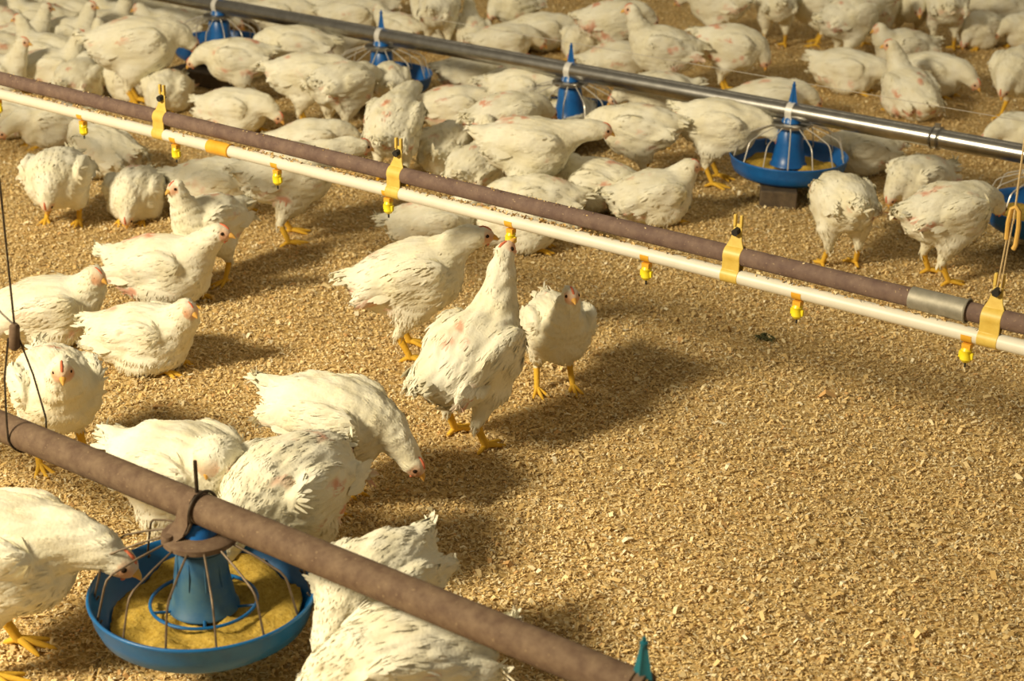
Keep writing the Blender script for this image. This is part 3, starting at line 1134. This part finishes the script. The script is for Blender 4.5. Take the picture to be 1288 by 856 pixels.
def dust_on_pipes():
    r = np.random.default_rng(3)
    n = 5200
    x = r.uniform(-6.6, -0.2, n)
    clump = np.sin(x*9)+np.sin(x*23+1)+np.sin(x*3.1+2)
    keep = r.uniform(-2, 3, n) < clump+0.6
    x = x[keep]; n = len(x)
    top = r.uniform(0, 1, n) < 0.25
    a = np.where(top, r.normal(0.1, 0.35, n), 0)
    y = np.where(top, WY+BYo+np.sin(a)*0.0182, WY+r.normal(-0.0010, 0.0028, n))
    z = np.where(top, WZ+BZo+np.cos(a)*0.0184, WZ+np.sqrt(np.clip(0.0146**2-(y-WY)**2, 0, 1))+r.uniform(0, 0.005, n))
    L = r.uniform(0.003, 0.009, n)*np.where(top, 0.5, 1); W = L*r.uniform(0.3, 0.7, n)
    t = r.normal(0, 1, (n, 3)); t[:, 2] *= 0.4; t /= np.linalg.norm(t, axis=1)[:, None]
    b = r.normal(0, 1, (n, 3)); b -= t*np.sum(b*t, 1)[:, None]; b /= np.linalg.norm(b, axis=1)[:, None]
    c = np.stack([x, y, z], 1)
    V = np.stack([c-t*L[:, None]/2-b*W[:, None]/2, c+t*L[:, None]/2-b*W[:, None]/2, c+t*L[:, None]/2+b*W[:, None]/2, c-t*L[:, None]/2+b*W[:, None]/2], 1)
    col = np.array([(0.66, 0.47, 0.21), (0.56, 0.36, 0.13), (0.76, 0.60, 0.34)])[r.integers(0, 3, n)]
    f = (np.arange(n)*4)[:, None]+np.arange(4)[None, :]
    me = np_mesh('sawdust', V.reshape(-1, 3), [f], shaving_mat, smooth=False, colors=np.repeat(col, 4, 0))
    o = bpy.data.objects.new('sawdust', me)
    COL.objects.link(o)
    tag(o, 'small wood shavings caught on top of the cream and brown pipes', 'wood shavings', kind='stuff')


dust_on_pipes()

# a dark green tuft on the litter
q = on_plane(963, 426, 0.004)
b = MB()
r = random.Random(4)
for k in range(34):
    a = r.uniform(0, 6.28); l = r.uniform(0.008, 0.026)
    s0 = Vector((r.uniform(-0.014, 0.014), r.uniform(-0.010, 0.010), 0.0))
    b.tube([s0, s0+Vector((math.cos(a)*l*0.5, math.sin(a)*l*0.5, r.uniform(0.003, 0.010))), s0+Vector((math.cos(a)*l, math.sin(a)*l, r.uniform(0, 0.008)))], [0.0018, 0.0022, 0.0006], seg=5)
o = b.build('plant_tuft', M['greens'])
o.location = [float(v) for v in q]
tag(o, 'small dark green tuft lying alone on the bare shavings', 'plant debris')

# ------------------------------------------------------------------ the flock
# (photo column, photo row of the body centre, heading in degrees: 0 right, 90 away, 180 left, 270 towards us; sit, neck, turn, scale, label, group, extras)
FLOCK = [
 # foreground
 (-8, 692, -6, 0, 'low', -8, 1.14, 'white chicken at the left edge leaning its head into the near feeder', None, dict(pitch=4, neck_off=(0.125, -0.015, 30))),
 (70, 484, 296, 0, 'rest', -12, 0.97, 'plump chicken behind the rusty pipe by the left edge, facing us with raised head', None, dict(neck_off=(0.075, 0.085, 25), fat=1.12)),
 (224, 588, -30, 0, 'rest', -80, 1.06, 'chicken bowing its face down beside the pin of the near feeder', None, dict(pitch=0, neck_off=(0.050, 0.055, 50), pink=0.2, fat=1.12)),
 (364, 612, 238, 0, 'eat', 0, 1.06, 'chicken behind the rusty pipe with red bare streaks down its neck and back', None, dict(pink=1.0, pitch=2, tailup=-30, tail=0.6, fat=1.2)),
 (416, 524, -16, 0, 'peck', -8, 1.0, 'chicken bent right down pecking the shavings, tail to the left', None, dict(pitch=12, pink=0.15, fat=1.12, tail=0.8, neck_off=(0.105, -0.085, 45))),
 (476, 738, 240, 0, 'eat', 8, 0.95, 'chicken beyond the rusty pipe with its fluffy tail raised towards the bare litter', None, dict(pitch=4, tailup=12, tail=0.5, pink=0.2, fat=1.12)),
 (515, 835, 196, 0, 'eat', 0, 1.0, 'chicken cut by the bottom edge in front of the rusty pipe', None, dict(pitch=6, pink=0.2)),
 (592, 448, 52, 0, 'stretch', -10, 1.05, 'big chicken stretching its neck straight up to drink from a nipple', None, dict(pitch=-15, pink=0.9, stride=0.012, fat=1.15, tail=0.9)),
 (515, 350, 4, 0, 'up', -5, 1.04, 'chicken standing side-on left of the drinking one, head just under the cream pipe', None, dict(pitch=-10, pink=0.8, neck_off=(0.105, 0.070, 4))),
 (700, 408, 282, 0, 'up', 5, 0.86, 'smaller chicken right of the drinking one, standing and facing us', None, dict(pink=0.2)),
 (541, 283, 10, 1, 'rest', 0, 0.92, 'greyish chicken resting behind the side-on one, just under the cream pipe', None, {}),
 (652, 284, -5, 1, 'low', 0, 0.88, 'chicken mostly hidden behind the head of the drinking one', None, {}),
 (362, 218, 24, 0, 'fwd', 0, 1.04, 'big chicken striding away below the drinking pipe, one yellow foot forward', None, dict(pitch=0, stride=0.02)),
 (272, 236, -14, 1, 'low', 0, 1.05, 'long low chicken lying between the pair facing us and the striding one', None, {}),
 (264, 280, 236, 0, 'up', -5, 0.88, 'chicken behind the side-on sitter, looking at us over its back', None, {}),
 (202, 340, -14, 1, 'up', 0, 1.08, 'chicken sitting side-on with curved neck, its beak pointing right', None, dict(pink=0.9, neck_off=(0.085, 0.090, 6))),
 (178, 424, -14, 1, 'rest', -24, 0.96, 'chicken settled on the litter in front, chin low, beak to the right', None, {}),
 (56, 392, 12, 1, 'rest', -40, 1.0, 'chicken sitting at the left edge with a bright red comb turned to us', None, {}),
 (74, 222, 268, 0, 'drop', 0, 0.98, 'fluffy chicken facing us with hanging head, both yellow feet in view, under the cream pipe', None, dict(pink=0.1, zc0=0.165, fat=1.15)),
 (172, 242, 266, 1, 'drop', 4, 0.92, 'chicken facing us with its beak to the ground, right of the fluffy one', None, dict(pink=0.1)),
 (132, 190, 150, 1, 'tuck', 0, 0.98, 'chicken resting with its back to us right below the cream pipe at upper left', None, {}),
 (66, 158, 215, 1, 'low', 0, 0.9, 'chicken half covered by the cream pipe, lying beside the bare pink one', None, {}),
 (16, 145, 185, 1, 'tuck', 0, 0.92, 'chicken with bare pink skin on its side at the left edge under the cream pipe', None, dict(pink=1.0)),
 # behind the drinking line, left
 (98, 98, 80, 1, 'tuck', 0, 0.95, 'chicken with ruffled wing feathers pressed against the brown pipe at left', None, {}),
 (152, 102, 190, 1, 'low', 0, 0.85, 'small chicken between the ruffled one and the one with a lowered head', None, {}),
 (194, 112, 262, 1, 'drop', 0, 0.9, 'chicken lowering its head towards the brown pipe, under the biggest bird', None, {}),
 (186, 58, 12, 0, 'low', 20, 1.2, 'biggest chicken of the crowd at upper left, rising above the others by the feeder', None, dict(pitch=0, pink=0.7)),
 (300, 74, 185, 0, 'low', 0, 0.92, 'chicken reaching left into the leftmost blue feeder', None, dict(pitch=4)),
 (293, 138, -16, 1, 'low', -8, 0.95, 'chicken sitting low just behind the brown pipe, head to the right', None, {}),
 (388, 182, 14, 1, 'low', 0, 0.9, 'chicken hidden behind the brown pipe except for its back and red comb', None, {}),
 (376, 60, 186, 0, 'low', 0, 0.95, 'chicken with its beak towards the leftmost feeder, below the steel pipe', None, {}),
 (408, 62, 4, 1, 'fwd', 0, 0.9, 'chicken facing right with its head by the grill of the second feeder', None, {}),
 (384, 96, 8, 0, 'low', 0, 0.98, 'chicken with a pointed tail standing left of the rounder one', None, dict(pitch=4)),
 (430, 108, 48, 0, 'low', 0, 0.98, 'round chicken seen from behind, two yellow legs on open litter', None, dict(pitch=8, tailup=-25)),
 (497, 156, 78, 0, 'fwd', -14, 1.0, 'chicken seen from behind stretching its long neck into the blue feeder', None, dict(pitch=-14, pink=0.8)),
 (490, 104, 96, 0, 'low', 0, 0.82, 'chicken eating from the blue feeder behind the long-necked one', None, {}),
 (557, 188, 80, 1, 'low', 0, 0.95, 'chicken sitting with its fluffy rear to us right of the long-necked one', None, {}),
 (572, 134, -4, 1, 'low', 0, 0.95, 'chicken lying behind the fluffy-rear one, tail to the left', None, dict(pink=0.8)),
 (634, 150, 30, 0, 'low', 0, 0.95, 'chicken with reddened bare rump standing left of the feeder', None, dict(pink=1.0)),
 (596, 92, 2, 1, 'fwd', 0, 0.98, 'chicken with a fluffed tail lying right under the steel pipe', None, {}),
 (648, 108, 10, 1, 'low', 0, 0.95, 'pale chicken lying between two feeders under the steel pipe', None, {}),
 (598, 212, 70, 1, 'up', 0, 0.92, 'chicken sitting behind the brown pipe with its head turned away', None, {}),
 (686, 186, 2, 0, 'fwd', 0, 1.06, 'long smooth chicken standing side-on, head out to the right', None, dict(pitch=6, pink=0.25)),
 (712, 150, 88, 1, 'low', 0, 0.92, 'rounded chicken hidden behind the long smooth one, at the feeder cone', None, {}),
 (742, 238, 168, 1, 'tuck', 0, 0.98, 'chicken resting with folded pink wing behind the brown pipe', None, dict(pink=0.9)),
 (682, 246, 178, 1, 'low', 0, 0.92, 'chicken lying lowest against the brown pipe, below the long smooth one', None, {}),
 (808, 240, 18, 1, 'up', -20, 0.98, 'chicken sitting upright behind the brown pipe with raised head and orange face', None, dict(neck_off=(0.05, 0.075, 10), fat=1.12)),
 (805, 162, 165, 0, 'low', 0, 0.95, 'chicken with spiky tail feathers eating left from the blue feeder', None, dict(pitch=6, tailup=-10)),
 (664, 112, -22, 0, 'low', 0, 0.85, 'chicken poking its face through the left side of the grill', None, {}),
 (832, 118, 196, 0, 'low', 0, 0.95, 'chicken mostly behind the steel pipe with its tail sticking up', None, dict(tailup=55)),
 (836, 60, 184, 0, 'up', 0, 1.02, 'chicken standing side-on with raised head and red comb beyond the steel pipe', None, dict(pitch=-6)),
 (772, 78, 20, 1, 'low', 0, 1.0, 'chicken lying close behind the steel pipe, in front of the red-combed one', None, {}),
 (736, 52, 240, 1, 'drop', 0, 0.92, 'chicken crouched above the tip of the middle blue fin', None, {}),
 (768, 26, 12, 0, 'low', 0, 1.0, 'chicken with a bare pink patch behind the wing, touching the red-combed one', None, dict(pink=1.0)),
 (673, 40, 8, 1, 'low', 0, 0.95, 'grey-tinged chicken lying alone beyond the steel pipe', None, {}),
 (653, 6, 215, 0, 'drop', 0, 0.9, 'chicken at the top edge facing us with a pink face', None, {}),
 (556, 10, 80, 0, 'low', 0, 0.95, 'chicken at the top edge seen from behind, left of the pink-faced one', None, {}),
 (548, 34, 172, 1, 'up', 0, 0.9, 'chicken lying with its neck upright just over the steel pipe', None, {}),
 (512, 34, 150, 1, 'rest', 0, 0.8, 'chicken low behind the steel pipe beside the second blue fin', None, {}),
 (592, 44, 100, 1, 'up', 0, 0.88, 'chicken with upright neck in the row resting beyond the steel pipe', None, {}),
 (628, 52, 12, 1, 'low', 0, 0.92, 'chicken lying beyond the steel pipe right of the upright-necked one', None, {}),
 # right side
 (918, 58, -8, 0, 'drop', 0, 0.98, 'chicken pecking beyond the thin wire, one yellow leg and pink thigh showing', None, dict(pitch=10, pink=0.9)),
 (902, 6, 150, 0, 'low', 0, 0.95, 'chicken cut by the top edge above the pecking one', None, {}),
 (904, 158, -16, 0, 'low', 0, 1.0, 'chicken feeding from the left side of the full-view blue feeder', None, dict(pitch=8, pink=0.3)),
 (966, 128, 6, 1, 'low', 0, 0.98, 'chicken lying behind the steel pipe over the full-view blue feeder', None, {}),
 (982, 4, 92, 0, 'low', 0, 0.98, 'chicken at the top edge seen from behind with two thin legs', None, {}),
 (1068, 20, 28, 0, 'fwd', 0, 1.05, 'chicken striding away at the top, yellow feet wide apart', None, dict(stride=0.03, pitch=-6)),
 (1024, 6, 170, 0, 'low', 0, 0.9, 'chicken at the top edge behind the striding one', None, {}),
 (1063, 88, -24, 1, 'low', 0, 1.0, 'chicken lying on open litter with its tail pointing up left', None, dict(tailup=50, pitch=6)),
 (1146, 118, 108, 1, 'up', 62, 1.04, 'chicken with reddened rump and raised neck in front of the huddle', None, dict(pink=1.0, pitch=-10)),
 (1138, 62, 200, 1, 'rest', 0, 0.98, 'chicken at the back of the huddle, face half hidden', None, {}),
 (1170, 92, -36, 1, 'low', -10, 1.02, 'chicken of the huddle with its orange face hanging to the right', None, dict(pink=0.2)),
 (1108, 6, 60, 0, 'low', 0, 0.95, 'chicken at the top edge left of the dark gap', None, {}),
 (1152, 4, 270, 0, 'low', 0, 0.92, 'chicken at the top edge facing us over the dark gap', None, {}),
 (1195, 8, 84, 0, 'low', 0, 1.0, 'chicken at the top edge with ragged tail and one orange leg', None, dict(tailup=-35)),
 (1236, 38, 225, 1, 'drop', 0, 0.95, 'chicken crouched under the teal pan at the top right', None, {}),
 (1258, 10, 190, 1, 'low', 0, 0.92, 'chicken at the very top right beside the teal pan', None, {}),
 (1280, 36, 200, 1, 'low', 0, 0.95, 'chicken cut by the right edge, next to the crouched one', None, {}),
 (1283, 88, 232, 0, 'drop', 0, 1.0, 'chicken pecking at the right edge above the end of the steel pipe', None, dict(pitch=8)),
 (1086, 190, 192, 1, 'low', 0, 0.9, 'chicken eating behind the right side of the full-view feeder', None, {}),
 (1158, 226, 215, 1, 'drop', 0, 0.92, 'chicken preening with its neck bent, left of the one with its head in a feeder', None, dict(pink=0.7)),
 (1190, 268, 20, 0, 'low', 15, 1.0, 'chicken standing at the right with its head in the feeder cut by the edge', None, dict(pitch=0, pink=0.7, tailup=-10)),
 (1062, 256, 98, 0, 'low', 0, 0.96, 'chicken seen squarely from behind, two orange legs, right of the dark block', None, dict(pitch=10, tailup=-30, pink=0.4)),
 (1292, 168, 200, 1, 'low', 0, 0.9, 'chicken at the right edge just under the steel pipe', None, {}),
 # crowd at upper left
 (8, 92, -8, 1, 'up', 0, 0.95, 'chicken at the left edge, orange face looking right over the brown pipe', None, {}),
 (66, 92, 6, 1, 'up', 0, 0.95, 'chicken with raised head and open orange face just above the brown pipe', None, {}),
 (120, 62, 12, 1, 'fwd', 0, 0.95, 'chicken lying with its neck out left of the biggest bird', None, {}),
]
CROWD = [(20, 18, 200, 'up'), (58, 26, 185, 'up'), (100, 22, 160, 'up'), (146, 24, 190, 'up'), (30, 52, 20, 'up'), (80, 46, 350, 'up'), (122, 38, 30, 'up'), (60, 66, 170, 'up'),
         (8, 64, 200, 'rest'), (108, 82, 100, 'up'), (4, 34, 140, 'up'), (36, 2, 220, 'low'), (78, 4, 190, 'up'), (118, 4, 170, 'rest'), (165, 6, 200, 'up'), (205, 12, 190, 'low'),
         (232, 8, 20, 'rest'), (250, 26, 350, 'low'), (216, 34, 200, 'rest'), (290, 8, 200, 'low'), (330, 4, 10, 'rest'), (360, 14, 350, 'low'), (402, 12, 15, 'fwd'), (440, 22, 5, 'low'), (462, 4, 200, 'low')]
for cpx, cpy, hd_, nk in CROWD:
    where = 'huddled in the far upper left crowd' if cpx < 250 else 'resting just beyond the left end of the steel pipe'
    grp = 'chickens of the far upper left crowd' if cpx < 250 else 'chickens beyond the left end of the steel pipe'
    FLOCK.append((cpx, cpy, hd_, 1, nk, 0, 0.95, 'white chicken ' + where, grp, {}))

# crowded birds stand shoulder to shoulder: ease apart those whose bodies would run into each other
SPOT = []
for (bx, by, hd_, sit, nk, turn, sc, lab, grp, ex) in FLOCK:
    sc = sc*0.88
    c = on_plane(bx, by, (0.088 if sit else ex.get('zc0', 0.212))*sc)
    a = math.radians(hd_)-YAW
    SPOT.append([c[0], c[1], math.cos(a), math.sin(a), sc])
SPOT = np.array(SPOT)
SPOT0 = SPOT[:, :2].copy()
for it in range(60):
    mv = np.zeros((len(SPOT), 2))
    for i in range(len(SPOT)):
        for j in range(i+1, len(SPOT)):
            d = SPOT[j, :2]-SPOT[i, :2]
            if abs(d[0]) > 0.3 or abs(d[1]) > 0.3:
                continue
            # each body is three discs along its axis
            for u in (-0.065, 0.0, 0.065):
                for w in (-0.065, 0.0, 0.065):
                    e = d+SPOT[j, 2:4]*w-SPOT[i, 2:4]*u
                    l = math.hypot(*e)+1e-6
                    need = 0.148*(SPOT[i, 4]+SPOT[j, 4])/2
                    if l < need:
                        p = e/l*(need-l)*0.12
                        if i > 16:
                            mv[i] -= p
                        if j > 16:
                            mv[j] += p
    SPOT[:, :2] += mv
    off = SPOT[:, :2]-SPOT0
    ln = np.linalg.norm(off, axis=1)[:, None]
    SPOT[:, :2] = SPOT0+off*np.minimum(1, 0.055/(ln+1e-9))
    if np.abs(mv).max() < 0.0008:
        break
placed = []
for i, (bx, by, hd_, sit, nk, turn, sc, lab, grp, ex) in enumerate(FLOCK):
    sc = sc*0.88
    zc = (0.088 if sit else ex.get('zc0', 0.212))*sc
    ex = dict(ex)
    ex.setdefault('fat', 1.07)
    c = np.array([SPOT[i][0], SPOT[i][1], zc])
    dist = float(np.linalg.norm(c-EYE))
    near_ = dist < 4.3
    vox = 0.0046 if near_ else (0.0058 if dist < 5.6 else 0.0066)
    nf = 4600 if near_ else (2200 if dist < 5.6 else 1200)
    me = bird_mesh(100+i, sit=bool(sit), neck=nk, turn=turn, vox=vox, nf=nf, **ex)
    o = bpy.data.objects.new('chicken', me)
    COL.objects.link(o)
    # heading is measured from the camera's right hand, on the ground
    o.location = (float(c[0]), float(c[1]), float(ground_z(c[0], c[1])))
    o.rotation_euler = (0, 0, math.radians(hd_)-YAW)
    o.scale = (sc, sc, sc)
    tag(o, lab, 'chicken', grp or 'flock of white chickens on the litter')
    placed.append((i, c[0], c[1]))
